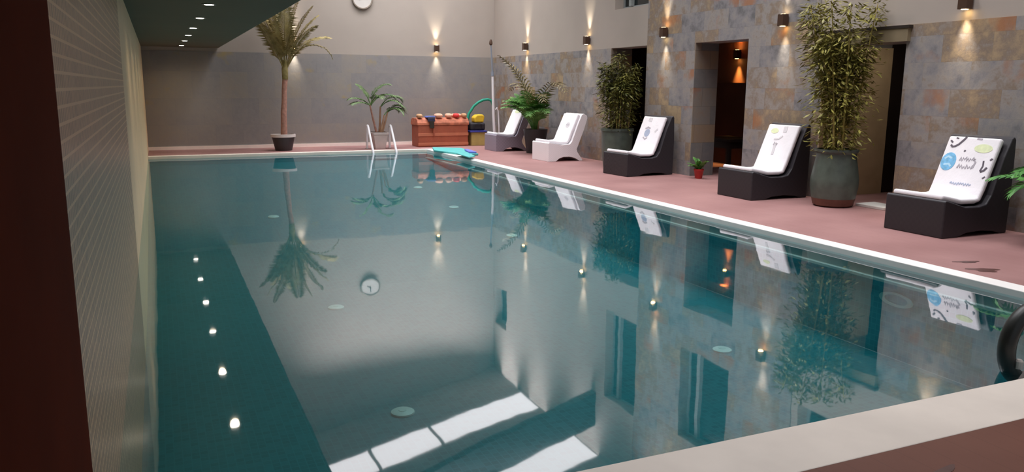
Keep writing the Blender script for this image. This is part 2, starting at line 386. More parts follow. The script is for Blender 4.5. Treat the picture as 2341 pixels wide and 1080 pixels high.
# far wall
b = MB(); b.box(XL-.35, XR+.45, YF, YF+.3, -.3, 2.24, 0); b.box(XL-.35, XR+.45, YF+.01, YF+.3, 2.24, 8.0, 1)
struct(b.build('wall_far', [M['slate_far'], M['white_wall']]))
struct(MB().box(XL, 8.1, YF-.02, YF, DECK, DECK+.075).build('baseboard_far', M['baseboard']))

# right wall with doorways and upper windows
OPEN = [(6.95, 8.22, -9, 2.05), (9.73, 11.03, -9, 2.22), (12.45, 13.7, -9, 2.24),
        (12.45, 13.62, 2.95, 4.8), (9.74, 11.03, 2.93, 4.6), (6.95, 8.22, 2.95, 4.6), (18.75, 19.55, 3.85, 4.85)]
ys = [YN, 6.95, 8.22, 8.35, 9.73, 9.74, 11.03, 12.45, 13.62, 13.7, 18.75, 19.55, YF]
zs = [-.3, 2.05, 2.22, 2.24, 2.93, 2.95, 3.85, 4.6, 4.8, 4.85, 6.5]
b = MB()
for y0, y1 in zip(ys, ys[1:]):
    for z0, z1 in zip(zs, zs[1:]):
        yc, zc = (y0+y1)/2, (z0+z1)/2
        if any(a < yc < c and d < zc < e for a, c, d, e in OPEN): continue
        stone = zc < 2.24 or 8.35 < yc < 12.45
        x0 = XR-.015 if stone else XR
        b.box(x0, XR+.43, y0, y1, z0, z1, 0 if stone else 1)
struct(b.build('wall_right', [M['slate_right'], M['white_wall']]))
# stone linings of the doorways (far jambs)
b = MB()
b.box(XR-.016, 8.55, 11.015, 11.03, DECK, 2.22); b.box(XR-.016, 8.55, 13.685, 13.7, DECK, 2.24); 
b.box(8.531, 9.3, 8.22, 8.5, DECK, 2.4)
struct(b.build('wall_jamb', M['slate_jamb']))
struct(MB().box(XR-.016, 9.3, 8.195, 8.22, DECK, 2.05).build('trim_7', M['jamb_lit']))
# corridor behind the wall
b = MB(); b.box(10.2, 10.3, 3, YF, DECK, 2.6, 0); b.box(8.53, 10.3, 3, YF, 2.4, 2.6, 0); b.box(8.53, 10.3, 2.9, 3, DECK, 2.6, 0); b.box(8.53, 10.3, YF, YF+.1, DECK, 2.6, 0); b.box(9.3, 10.2, 8.25, 8.5, DECK, 2.4, 1); b.box(10.18, 10.2, 3, 8.25, DECK, 2.4, 1)  # near-black partition and back panel: the passage's shade put into their colour
struct(b.build('wall_corridor', [M['corridor'], M['dark_wood']]))
l = bpy.data.lights.new('passage_fill', 'AREA'); l.size = .3; l.energy = 5; l.color = (1, .9, .75)  # added unseen fill light that brightens the door jamb
o = bpy.data.objects.new('passage_fill', l); C.objects.link(o); o.location = (8.75, 7.3, 2.38)
struct(MB().box(10.1, 10.2, 9, 15, DECK, 1.6).build('trim_5', M['corridor_wood']))
b = MB(); b.box(8.03, 8.09, 6.9, 8.27, 2.05, 2.2); b.box(8.02, 8.09, 6.88, 8.29, 2.2, 2.235, 1)
struct(b.build('trim_4', [M['lintel'], M['dark_wood']]))
struct(MB().box(7.98, 8.3, 6.97, 7.40, DECK, DECK+.035).build('trim_6', M['sill'], bevel=.005))

def window(n, y0, y1, z0, z1, posts):
    fr = MB(); t = .05; x0, x1 = 8.28, 8.34
    fr.box(x0, x1, y0, y1, z0, z0+t); fr.box(x0, x1, y0, y1, z1-t, z1); fr.box(x0, x1, y0, y0+t, z0+t, z1-t); fr.box(x0, x1, y1-t, y1, z0+t, z1-t)
    for p in posts: fr.box(x0-.05, x1, p-.04, p+.04, z0+t, z1-t)
    o = struct(fr.build('window_%d' % n, M['frame']))
    g = MB().box(8.30, 8.315, y0+t, y1-t, z0+t, z1-t).build('pane', M['dark_glass'], o)
    bk = MB().box(8.42, 8.43, y0, y1, z0, z1).build('backing', M['black_foam'], o)
window(1, 12.45, 13.62, 2.95, 4.8, [13.3])
window(2, 9.74, 11.03, 2.93, 4.6, [10.7])
window(3, 6.95, 8.22, 2.95, 4.6, [])
window(4, 18.75, 19.55, 3.85, 4.85, [])

# roof, beams, skylights
b = MB()
x0, x1 = 1.16, 8.6
b.prism([(x0, roof_z(x0)), (x1, roof_z(x1)), (x1, roof_z(x1)+.2), (x0, roof_z(x0)+.2)], 'y', YN, YF+.3)
struct(b.build('ceiling', M['roof']))
def sky(n, y0, y1, xa, xb):
    mb = MB()
    mb.add([(xa, y0, roof_z(xa)-.02), (xb, y0, roof_z(xb)-.02), (xb, y1, roof_z(xb)-.02), (xa, y1, roof_z(xa)-.02)], [(0, 1, 2, 3)])
    return struct(mb.build('window_%d' % n, M['skylight']))
n = 5
for y0 in (16.6, 13.7, 10.8, 7.9, 5.0, 2.1):
    for xa, xb in ((2.7, 4.05), (4.13, 5.55), (5.63, 8.05)):
        sky(n, y0, y0+1.1, xa, xb); n += 1
b = MB()
zb = lambda x: 4.85+.3*(8.1-x)
b.prism([(1.36, zb(1.36)), (8.1, zb(8.1)), (8.1, zb(8.1)+.75), (1.36, zb(1.36)+.75)], 'y', 13.95, 14.15)
struct(b.build('beam', M['beam']))

# ------------------------------------------------------------------ lamps
def spot_light(loc, down, power, col, parent, size=math.radians(54), blend=1.0):
    l = bpy.data.lights.new('lamp_light', 'SPOT'); l.energy = power; l.color = col; l.spot_size = size; l.spot_blend = blend; l.shadow_soft_size = .045
    o = bpy.data.objects.new('lamp_light', l); C.objects.link(o); o.parent = parent; o.location = loc
    o.rotation_euler = (0, 0, 0) if down else (PI, 0, 0)
def sconce(loc, rz, label, col=(1, .88, .68), power=62, mat='lamp', group='up and down wall lights'):
    """local +x points away from the wall"""
    t = thing('wall_sconce', label, 'wall light', loc, rz, group)
    MB().box(.02, .12, -.055, .055, -.08, .08).build('lamp_body', M['sconce'], t, bevel=.004)
    MB().box(0, .025, -.035, .035, -.05, .05).build('wall_bracket', M['sconce'], t)
    MB().lathe([(.035, .0801), (.035, .083)], (.07, 0, 0), 16).build('upper_lens', M[mat], t)
    MB().lathe([(.035, -.083), (.035, -.0801)], (.07, 0, 0), 16).build('lower_lens', M[mat], t)
    spot_light((.07, 0, .095), False, power, col, t); spot_light((.07, 0, -.095), True, power, col, t)
    return t
ZS = 2.43
RW = PI
sconce((6.52, YF+.01, ZS), -PI/2, 'up-down wall sconce on the far wall above the orange chest')
sconce((3.02, YF+.01, ZS), -PI/2, 'up-down wall sconce behind the fronds of the tall trunk palm')
sconce((8.1, 17.57, ZS), RW, 'up-down wall sconce on white wall above the bushy palm by the lavender lounger')
sconce((8.1, 14.59, ZS), RW, 'up-down wall sconce on white wall above the white lounger')
sconce((8.085, 11.85, ZS), RW, 'up-down wall sconce on slate pillar left of the open lit doorway')
sconce((8.085, 8.96, ZS), RW, 'up-down wall sconce on slate pillar right of the open lit doorway')
sconce((8.1, 6.2, ZS), RW, 'up-down wall sconce at the top edge of photo above the nearest lounger')
sconce((10.2, 12.5, 2.13), RW, 'orange glowing wall sconce inside the dark doorway', (1, .52, .14), 190, 'lamp_orange', None)

pos = ['closest to the far wall', 'second from the far wall', 'third from the far wall', 'fourth from the far wall', 'fifth from the far wall', 'farthest from the far wall']
for y, p in zip((18.72, 16.7, 14.82, 12.93, 10.97, 9.1), pos):
    t = thing('recessed_downlight', 'small recessed spotlight in the dark soffit, %s' % p, 'ceiling light', (.566, y, 2.32), 0, 'soffit downlights')
    MB().lathe([(.075, -.006), (.075, 0), (.05, 0), (.05, -.006)], n=20).build('trim_ring', M['trim_ring'], t)
    MB().lathe([(.047, -.008), (.047, -.002)], n=20).build('lens', M['spot'], t)
    spot_light((0, 0, -.02), True, 26, (1, .82, .56), t, math.radians(150), 1)

# ------------------------------------------------------------------ wall clock
t = thing('wall_clock', 'round white wall clock high on the far wall at the top edge', 'clock', (4.68, YF+.01, 3.56), -PI/2)
def xlathe(prof, n=32):
    m = MB().lathe(prof, n=n); m.v = [(z, x, y) for x, y, z in m.v]; return m
xlathe([(.25, 0), (.26, .03), (.25, .05), (.225, .05), (.22, .03)]).build('rim', M['clock_rim'], t, smooth=True)
xlathe([(.222, .02), (.222, .032)]).build('dial', M['clock_face'], t)
MB().box(.034, .038, -.008, .008, -.02, .13).build('minute_hand', M['black_foam'], t)
m = MB().box(.034, .038, -.01, .01, -.02, .09); m.v = [(x, y*math.cos(2)-z*math.sin(2), y*math.sin(2)+z*math.cos(2)) for x, y, z in m.v]
m.build('hour_hand', M['black_foam'], t)

# ------------------------------------------------------------------ loungers
PROF_BLACK = [(0, 0), (0, .365), (.02, .38), (.12, .352), (.30, .30), (.50, .295), (.60, .315), (.66, .40), (.72, .58), (.79, .78), (.88, .965), (.915, .985), (.94, .955), (.955, .60), (.945, 0), (.84, 0), (.74, .03), (.55, .045), (.35, .035), (.22, 0)]
PROF_WHITE = [(0, 0), (0, .36), (.02, .375), (.12, .355), (.30, .325), (.48, .335), (.53, .39), (.58, .52), (.67, .75), (.745, .91), (.79, .93), (.86, .89), (.87, .84), (.80, .62), (.70, .38), (.64, .23), (.66, .17), (.72, .09), (.78, .01), (.78, 0), (.70, 0), (.62, .05), (.48, .085), (.35, .085), (.25, .06), (.17, 0)]
CUSH_BLACK = [(.02, .375), (.12, .355), (.30, .318), (.50, .315), (.585, .335), (.64, .44), (.845, .945)]
CUSH_WHITE = [(.03, .37), (.12, .356), (.30, .33), (.46, .338), (.52, .40), (.57, .52), (.745, .905)]
def offset(path, d):
    out = []
    for i, p in enumerate(path):
        a = Vector(path[max(i-1, 0)]); c = Vector(path[min(i+1, len(path)-1)])
        t = (c-a).normalized(); nn = Vector((-t.y, t.x)); out.append(tuple(Vector(p)+nn*d))
    return out
def lounger(y, x, rz, label, weave_m, white, prints):
    t = thing('pool_lounger', label, 'lounge chair', (x, y, DECK), rz, 'wicker loungers along the right deck')
    prof = PROF_WHITE if white else PROF_BLACK
    MB().prism(prof, 'y', -.35, .35).build('shell', weave_m, t, bevel=.018, seg=3)
    cp = CUSH_WHITE if white else CUSH_BLACK
    top = offset(cp, .055); hw = .295
    cu = MB().prism([cp[0]]+cp[1:]+[tuple(p) for p in reversed(top)], 'y', -hw, hw).build('cushion', M['cushion'], t, bevel=.022, seg=3)
    # frame of the straight back panel of the cushion, for the printed motifs
    A = Vector((top[-2][0], 0, top[-2][1])); B = Vector((top[-1][0], 0, top[-1][1]))
    up = (B-A); L = up.length; up.normalize(); nn = Vector((-up.z, 0, up.x))
    def P(s, q, k): # s 0..1 from the left edge seen from the front, q 0..1 up
        return A+up*(L*q)+Vector((0, hw*(1-2*s), 0))+nn*k
    for name, mat_, kind, args in prints:
        k0, k1 = -.004, .003
        if kind == 'disc':
            m = MB(); s, q, rs, rq = args; N = 24
            lo = [P(s+rs*math.cos(2*PI*i/N), q+rq*math.sin(2*PI*i/N), k0) for i in range(N)]
            hi = [P(s+rs*math.cos(2*PI*i/N), q+rq*math.sin(2*PI*i/N), k1) for i in range(N)]
            m.add(lo+hi, [tuple(range(N)), tuple(range(2*N-1, N-1, -1))]+[(i, (i+1) % N, (i+1) % N+N, i+N) for i in range(N)])
            m.build(name, M[mat_], cu)
        else:
            for line, wd in args:
                m = MB(); n = len(line); left = []; right = []
                for i in range(n):
                    p0, p1 = line[max(i-1, 0)], line[min(i+1, n-1)]
                    d = Vector((p1[0]-p0[0], p1[1]-p0[1])); d.normalize()
                    left.append((line[i][0]-d.y*wd, line[i][1]+d.x*wd)); right.append((line[i][0]+d.y*wd, line[i][1]-d.x*wd))
                vs = [P(a, c, k0) for a, c in left]+[P(a, c, k0) for a, c in right]+[P(a, c, k1+.001) for a, c in left]+[P(a, c, k1+.001) for a, c in right]
                fs = [(0, n, 3*n, 2*n), (n-1, 3*n-1, 4*n-1, 2*n-1)]
                for i in range(n-1):
                    fs += [(i, i+1, n+i+1, n+i), (2*n+i, 3*n+i, 3*n+i+1, 2*n+i+1), (i, 2*n+i, 2*n+i+1, i+1), (n+i, n+i+1, 3*n+i+1, 3*n+i)]
                m.add(vs, fs); m.build(name, M[mat_], cu)
    return t
def scrawl(s, q, w, h, n, rnd, wd=.008):
    """an unreadable row of handwriting-like strokes"""
    line = []
    for i in range(n):
        x = s+w*i/n; dx = w/n
        line += [(x, q+h*rnd.random()*.35), (x+dx*(.2+.3*rnd.random()), q+h*(.55+.45*rnd.random()))]
    return [(line, wd)]
R_ = random.Random(4)
pr1 = [('blue_print', 'ink_blue', 'disc', (.17, .47, .145, .185)),
       ('pale_blue_print', 'ink_lightblue', 'stroke', [([(.08, .52), (.14, .57), (.22, .54)], .02), ([(.1, .4), (.2, .42), (.25, .37)], .02)]),
       ('green_print', 'ink_green', 'disc', (.74, .78, .17, .085)),
       ('dark_print', 'ink_dark', 'stroke', [([(.07, .90), (.12, .86)], .015), ([(.10, .81), (.14, .775), (.19, .785), (.25, .83), (.32, .93), (.35, .99)], .018), ([(.16, .96), (.21, .95)], .012), ([(.40, .715), (.425, .70)], .016),
                                             ([(.83, .54), (.85, .44), (.83, .34), (.86, .33)], .014), ([(.84, .32), (.9, .36), (.93, .42)], .018), ([(.94, .56), (.97, .6)], .014), ([(.92, .2), (.96, .24)], .012)]),
       ('grey_print', 'ink_grey', 'stroke', scrawl(.38, .50, .32, .10, 7, R_, .014)+scrawl(.38, .33, .32, .11, 6, R_, .014)+[([(.64, .55), (.69, .5), (.67, .38)], .016), ([(.56, .97), (.66, .96)], .015)]),
       ('slate_print', 'ink_slate', 'stroke', scrawl(.36, .02, .42, .07, 9, R_, .012))]
pr2 = [('green_print', 'ink_green', 'disc', (.28, .82, .12, .07)), ('pale_print', 'ink_pale', 'stroke', [([(.6, .95), (.61, .80)], .055), ([(.35, .6), (.5, .62), (.6, .7)], .02), ([(.45, .5), (.47, .2)], .035)]),
       ('grey_print', 'ink_grey', 'stroke', scrawl(.4, .44, .14, .1, 3, R_, .014))]
pr3 = [('grey_green_print', 'ink_slate', 'disc', (.42, .45, .12, .13)), ('pale_print', 'ink_pale', 'stroke', [([(.3, .9), (.45, .88)], .06), ([(.75, .5), (.85, .6)], .03)]),
       ('grey_print', 'ink_grey', 'stroke', [([(.28, .58), (.38, .64), (.5, .6)], .025), ([(.3, .3), (.42, .24), (.5, .3)], .02)])]
pr4 = [('grey_print', 'ink_pale', 'disc', (.6, .40, .12, .14)), ('slate_print', 'ink_grey', 'stroke', scrawl(.5, .36, .2, .1, 4, R_, .014))]
pr5 = [('green_print', 'ink_green', 'disc', (.55, .88, .25, .09))]
lounger(5.73, 6.985, 0, 'nearest black wicker lounger, its white cushion printed with a blue circle', M['black_weave'], False, pr1)
lounger(8.585, 7.03, 0, 'black wicker lounger between the lit doorway and the big green bamboo pot', M['black_weave'], False, pr2)
lounger(11.58, 6.97, math.radians(4), 'black wicker lounger in front of slate pillar, left of the lit doorway', M['black_weave'], False, pr3)
lounger(14.47, 6.97, math.radians(2), 'white wicker lounger with an arched base and white cushion', M['white_weave'], True, pr4)
lounger(17.15, 6.98, 0, 'lavender grey wicker lounger nearest the far corner pole', M['grey_weave'], True, pr5)

# ------------------------------------------------------------------ plants
def frond(base, az, elev, L, droop, leaf, nleaf, mat_, parent, width=.018, clampx=None, name='frond', curl=0, vee=.5, clampy=None):
    """one feather palm frond: a rachis that arches over, with paired drooping leaflets"""
    m = MB(); p = Vector(base); seg = 12; pts = [p.copy()]; dirs = []
    e = elev
    for i in range(seg):
        f = i/seg
        d = Vector((math.cos(e)*math.cos(az+curl*f), math.cos(e)*math.sin(az+curl*f), math.sin(e))); dirs.append(d)
        p = p+d*(L/seg); pts.append(p.copy()); e -= droop*(.4+1.2*f)/seg
    dirs.append(dirs[-1])
    m.tube(pts, [.012*(1-.75*i/seg)+.002 for i in range(seg+1)], 5)
    for i in range(nleaf):
        f = .22+.78*(i+.5)/nleaf; k = min(int(f*seg), seg-1); q = pts[k].lerp(pts[k+1], f*seg-k); d = dirs[k]
        side = d.cross(Vector((0, 0, 1)))
        side = side.normalized() if side.length > .05 else Vector((-math.sin(az), math.cos(az), 0))
        upn = side.cross(d).normalized()
        ll = leaf*(math.sin(PI*min(1, .12+f*.86))**.6)*(.85+.3*random.random())
        for sg in (-1, 1):
            ld = (side*sg*.8+d*.75+upn*vee*.4+Vector((0, 0, -.1))).normalized()
            a = q; mid = q+ld*ll*.5; tip = q+ld*ll+Vector((0, 0, -ll*.28))
            wv = d*width*.9
            m.add([a-wv*.4, mid-wv, tip, mid+wv, a+wv*.4], [(0, 1, 3, 4), (1, 2, 3)])
    if clampx is not None: m.v = [(min(x, clampx), y, z) for x, y, z in m.v]
    if clampy is not None: m.v = [(x, min(y, clampy), z) for x, y, z in m.v]
    return m.build(name, mat_, parent)

# tall trunk palm by the far wall (local origin on the deck)
t = thing('tall_potted_palm', 'tall slim-trunked palm with upright olive fronds in a black pot', 'potted plant', (2.57, 18.72, DECK))
MB().lathe([(.185, 0), (.25, .30), (.25, .305), (.22, .31), (.21, .29)], n=28).build('pot', M['pot_black'], t, smooth=True)
MB().lathe([(.25, .30), (.275, .305), (.275, .365), (.24, .368), (.235, .31)], n=28).build('pot_rim', M['pot_rim'], t, smooth=True)
MB().lathe([(.23, .31), (.23, .335), (.05, .35)], n=20).build('soil', M['soil'], t)
tr = [(.02, 0, .34), (.03, 0, .6), (.035, 0, .85), (.06, 0, 1.1), (.07, 0, 1.35), (.10, 0, 1.6)]
MB().tube(tr, [.075, .068, .065, .058, .056, .06], 12).build('trunk', M['trunk'], t, smooth=True)
MB().tube([(.10, 0, 1.58), (.10, 0, 1.8), (.11, 0, 2.0)], [.065, .07, .04], 10).build('crown_shaft', M['palm_gold'], t, smooth=True)
specs = [(PI, 1.25, 1.55, .7), (PI*.92, 1.36, 1.7, .55), (PI*1.1, 1.42, 1.75, .5), (0, 1.25, 1.5, .75), (.25, 1.1, 1.45, 1.6), (-.3, 1.33, 1.6, .6), (-PI/2, 1.4, 1.6, .6), (PI/2, 1.45, 1.6, .4), (.1, 1.45, 1.7, .35), (PI*1.2, 1.15, 1.3, .6), (-.5, 1.2, 1.3, .9), (PI*.75, 1.3, 1.55, .5)]
for az, el, L, dr in specs:
    frond((.10, 0, 1.72), az, el*.99, L, dr*.85, .40, 44, M['palm_gold'], t, .016, clampy=.85)
# drooping dry frond on the right
frond((.12, 0, 1.75), 0.05, 1.2, 1.5, 2.9, .2, 14, M['palm_gold'], t, .02, clampy=.85)

# small multi-stem palm behind the ladder
t = thing('small_potted_palm', 'small leaning palm with thin tan stems in a pale pot behind the ladder', 'potted plant', (4.72, 18.5, DECK))
m = MB()
for (w0, z0), (w1, z1) in (((.12, 0), (.165, .33)), ((.18, .33), (.185, .385))):
    m.add([(-w0, -w0, z0), (w0, -w0, z0), (w0, w0, z0), (-w0, w0, z0), (-w1, -w1, z1), (w1, -w1, z1), (w1, w1, z1), (-w1, w1, z1)], [(0, 3, 2, 1), (4, 5, 6, 7), (0, 1, 5, 4), (1, 2, 6, 5), (2, 3, 7, 6), (3, 0, 4, 7)])
m.build('pot', M['pot_white'], t, bevel=.008)
MB().box(-.16, .16, -.16, .16, .385, .392).build('soil', M['soil'], t)
for (bx, by), (tx, ty, tz), mt in [((-.06, 0), (-.2, 0, 1.02), 'trunk'), ((.02, .03), (.06, .05, .98), 'stem_tan'), ((.07, -.03), (.22, 0, .86), 'stem_tan'), ((.03, -.06), (.12, -.05, .78), 'stem_tan')]:
    MB().tube([(bx, by, .38), ((bx+tx)/2+.02*tx, (by+ty)/2, (tz+.38)/2), (tx, ty, tz)], [.028, .024, .018], 8).build('stem', M[mt], t, smooth=True)
for base, az, el, L, dr in [((-.18, 0, 1.0), .0, .95, .75, 2.3), ((-.18, 0, 1.0), 3.0, .7, .55, 1.3), ((-.18, 0, 1.0), 2.6, 1.25, .6, .8), ((-.18, 0, 1.02), .1, 1.35, .75, 1.8), ((-.18, 0, 1.0), 3.4, .4, .5, 1.0),
                            ((.06, .05, .96), .1, 1.0, .7, 2.4), ((.06, .05, .96), -.4, .8, .6, 2.4), ((.22, 0, .85), .0, .9, .5, 2.6), ((.22, 0, .85), -.6, .6, .45, 2.2), ((.12, -.05, .78), .3, .9, .5, 2.2), ((-.18, 0, 1.0), -1.2, 1.0, .6, 2.0)]:
    frond(base, az, el, L, dr, .26, 20, M['palm_small'], t, .014, clampy=1.0)

def bamboo(name, label, loc, pot_prof, base_prof, ncane, h, spread, leaf_n, mat_, potm, topz, xmax, lean=(0, 0), gap=.0):
    t = thing(name, label, 'potted plant', loc)
    MB().lathe(pot_prof, n=32).build('pot', potm, t, smooth=True)
    if base_prof: MB().lathe(base_prof, n=32).build('pot_foot', M['pot_base'], t, smooth=True)
    pr = min(r for r, z in pot_prof[-3:])
    MB().lathe([(pr*.97, topz-.06), (pr*.97, topz-.03), (.03, topz-.02)], n=20).build('soil', M['soil'], t)
    tips = []
    for i in range(ncane):
        a = 2*PI*i/ncane+random.random(); r0 = pr*.75*math.sqrt(random.random())
        hh = h*(.72+.3*random.random()); s = spread*(.3+.7*random.random())
        p0 = Vector((r0*math.cos(a), r0*math.sin(a), topz-.04)); p3 = Vector((s*math.cos(a)+lean[0], s*math.sin(a)+lean[1], hh))
        p1 = p0.lerp(p3, .4)+Vector((0, 0, .12*h)); p2 = p0.lerp(p3, .75)+Vector((0, 0, .07*h))
        pts = []
        for k in range(11):
            f = k/10; q = p0*(1-f)**3+p1*3*f*(1-f)**2+p2*3*f*f*(1-f)+p3*f**3
            q.x = min(q.x, xmax); pts.append(q)
        MB().tube(pts, [.011*(1-.6*k/10) for k in range(11)], 6).build('cane', M['cane'], t, smooth=True)
        tips.append(pts)
    m = MB()
    for i in range(leaf_n):
        pts = random.choice(tips); f = gap+(1-gap)*random.random()**.8; k = min(int(f*10), 9); q = pts[k].lerp(pts[k+1], f*10-k)
        rr = spread*.55*random.random()*(1.15-.7*f)
        a = random.random()*2*PI
        c = q+Vector((rr*math.cos(a), rr*math.sin(a), random.uniform(-.1, .08)))
        ln = random.uniform(.055, .125); a2 = a+random.uniform(-.7, .7)
        d = Vector((math.cos(a2), math.sin(a2), random.uniform(-.9, .35))).normalized()
        sd = d.cross(Vector((random.random()-.5, random.random()-.5, 1))).normalized()*ln*.13
        vs = [c, c+d*ln*.45-sd, c+d*ln, c+d*ln*.45+sd]
        vs = [Vector((min(v.x, xmax), v.y, max(v.z, topz-.1))) for v in vs]
        m.add(vs, [(0, 1, 2, 3)])
    m.build('foliage', mat_, t)
    return t
big_pot = [(.22, 0), (.26, .10), (.285, .25), (.285, .34), (.26, .50), (.235, .62), (.235, .66), (.26, .685), (.262, .71), (.235, .715), (.225, .68)]
bamboo('bamboo_plant', 'tall yellow-green bamboo in big green glazed pot beside the dark doorway', (7.72, 7.52, DECK), [(r, z) for r, z in big_pot if z >= .1], [(.2, 0), (.24, .02), (.262, .105)],
       16, 2.5, .46, 7800, M['bamboo_leaf'], M['pot_green'], .71, .33, lean=(0, .18))
pot2 = [(.24, 0), (.27, .2), (.285, .5), (.29, .66), (.305, .665), (.305, .71), (.27, .715), (.265, .68)]
bamboo('bamboo_plant', 'dense dark bamboo in a dark green tub between white and black loungers', (7.72, 12.78, DECK), pot2, None,
       14, 2.05, .40, 6600, M['bamboo_dark'], M['pot_green'], .71, .33, lean=(0, -.05))

# bushy palm between the lavender and white loungers
t = thing('bushy_potted_palm', 'bushy green palm in a black planter between the lavender and white loungers', 'potted plant', (7.68, 16.2, DECK))
MB().lathe([(.2, 0), (.235, .30), (.27, .50), (.27, .53), (.23, .53), (.22, .5)], n=28).build('pot', M['pot_black'], t, smooth=True)
MB().lathe([(.225, .48), (.225, .5), (.04, .515)], n=20).build('soil', M['soil'], t)
for i in range(30):
    a = PI/2+PI*random.random()*1.0 if i % 2 else -PI/2-PI*.9*random.random()
    north = math.sin(a) > .3
    frond((.06*math.cos(a), .06*math.sin(a), .5), a, random.uniform(1.2, 1.45) if north else random.uniform(.95, 1.4), random.uniform(.75, 1.0 if north else 1.15), random.uniform(.9, 1.9), .30, 18, M['palm_green'], t, .02, clampx=.38)
for i in range(5):
    a = [PI/2, PI*.62, -PI/2, -PI*.6, PI][i]
    frond((0, 0, .5), a, [1.3, 1.4, 1.32, 1.2, 1.4][i], [2.0, 1.9, 2.05, 1.7, 1.9][i], [2.3, 1.2, 2.4, 2.2, 1.0][i], .34, 18, M['palm_olive'], t, .022, clampx=.38)
for (dx, dy, z1) in ((0, .03, 1.1), (.04, -.04, 1.0), (-.04, 0, .9)):
    MB().tube([(dx, dy, .48), (dx*1.5, dy*2, z1)], [.022, .014], 7).build('stem', M['stem_tan'], t, smooth=True)

# leafy plant cut off by the right edge of the view
t = thing('leafy_potted_plant', 'green leafy plant in a grey pot cut by the right edge, beside the nearest lounger', 'potted plant', (7.72, 4.68, DECK))
MB().lathe([(.2, 0), (.26, .36), (.28, .40), (.28, .44), (.24, .44), (.23, .4)], n=28).build('pot', M['pot_grey'], t, smooth=True)
MB().lathe([(.235, .38), (.235, .41), (.04, .42)], n=20).build('soil', M['soil'], t)
for i in range(16):
    a = 2*PI*i/16+.2*random.random()
    frond((.03*math.cos(a), .03*math.sin(a), .4), a, random.uniform(.7, 1.35), random.uniform(.5, .75), random.uniform(1.4, 2.4), .2, 12, M['bush'], t, .026, clampx=.34)

# little plant in a red pot at the foot of the doorway
t = thing('red_pot_plant', 'small green plant in red pot at the foot of the lit doorway', 'potted plant', (8.0, 10.66, DECK))
MB().lathe([(.055, 0), (.08, .13), (.085, .135), (.085, .155), (.07, .155), (.065, .13)], n=20).build('pot', M['pot_red'], t, smooth=True)
MB().lathe([(.068, .12), (.068, .135), (.02, .14)], n=16).build('soil', M['soil'], t)
for i in range(11):
    a = 2*PI*i/11
    frond((0, 0, .13), a, random.uniform(.8, 1.4), random.uniform(.16, .30), random.uniform(.6, 1.4), .07, 8, M['palm_green'], t, .018, clampx=.06, name='leaf_spray')

# ------------------------------------------------------------------ pool ladder
t = thing('pool_ladder', 'pair of curved steel ladder handrails at the far pool edge', 'pool ladder', (4.70, 17.98, 0))
for sx in (-.27, .27):
    pts = [(sx, .52, DECK+.001), (sx, .52, .3), (sx, .50, .52), (sx, .455, .59), (sx, .38, .57), (sx, .27, .44), (sx, .10, .22), (sx, -.05, .02), (sx, -.09, -.12), (sx, -.09, -.3), (sx, -.09, -.72)]
    # smooth the rail
    out = []
    for i in range(len(pts)-1):
        p0, p1, p2, p3 = [Vector(pts[max(0, min(len(pts)-1, i+k))]) for k in (-1, 0, 1, 2)]
        for f in (0, .25, .5, .75):
            out.append(.5*((2*p1)+(-p0+p2)*f+(2*p0-5*p1+4*p2-p3)*f*f+(-p0+3*p1-3*p2+p3)*f**3))
    out.append(Vector(pts[-1]))
    MB().tube(out, .027, 10).build('handrail', M['white_metal'], t, smooth=True)
    MB().lathe([(.05, 0), (.05, .012), (.024, .02)], (sx, .52, DECK+.002), 16).build('base_flange', M['steel'], t)
for z in (-.12, -.38, -.62):
    MB().box(-.27, .27, -.13, -.05, z-.015, z+.015).build('tread', M['white_metal'], t, bevel=.005)

# ------------------------------------------------------------------ chest and swim gear
t = thing('storage_chest', 'orange-brown storage chest with lighter bands by the far wall', 'chest', (6.36, 18.92, DECK))
MB().box(-.64, .64, -.27, .27, 0, .52).build('chest_body', M['chest'], t, bevel=.015)
for z in (.03, .26):
    MB().box(-.645, .645, -.282, -.268, z, z+.07).build('band', M['chest_band'], t, bevel=.004)
pr = [(-.285, .52), (-.285, .58), (-.25, .65), (-.16, .69), (.16, .69), (.25, .65), (.285, .58), (.285, .52)]
MB().prism(pr, 'x', -.66, .66).build('chest_lid', M['chest_lid'], t, bevel=.01)
G = 'swim gear on the chest'
LZ = DECK+.69
def blob(name, label, cat, loc, sx, sy, sz, mt, group=G, rz=0):
    m = MB(); N, K = 16, 8; vs = []
    for i in range(K+1):
        ph = PI*i/K
        for k in range(N):
            a = 2*PI*k/N; c, s = math.cos(a), math.sin(a)
            pw = lambda v: math.copysign(abs(v)**.7, v)
            vs.append((sx*pw(c)*math.sin(ph)**.7, sy*pw(s)*math.sin(ph)**.7, sz*(1+math.cos(ph)*-1)))
    fs = [(i*N+k, i*N+(k+1) % N, (i+1)*N+(k+1) % N, (i+1)*N+k) for i in range(K) for k in range(N)]
    m.add(vs, fs); o = m.build(name, M[mt], smooth=True); o.location = loc; o.rotation_euler = (0, 0, rz)
    return tag(o, label, cat, group)
blob('folded_towel', 'tan folded towel at the left end of the chest lid', 'towel', (5.79, 18.77, LZ+.002), .07, .11, .05, 'tan_cloth')
blob('folded_towel', 'salmon folded towel at the middle of the chest lid', 'towel', (6.27, 18.77, LZ+.002), .10, .11, .055, 'pale_pink')
blob('folded_towel', 'salmon folded towel right of the middle of the chest lid', 'towel', (6.53, 18.77, LZ+.002), .08, .11, .055, 'pale_pink')
blob('folded_towel', 'pale folded towel behind the red bundle on the chest lid', 'towel', (6.80, 18.98, LZ), .16, .09, .05, 'pale_pink')
blob('red_bundle', 'small red bundle on the right part of the chest lid', 'swim gear', (6.73, 18.77, LZ+.002), .07, .11, .055, 'red_cloth')
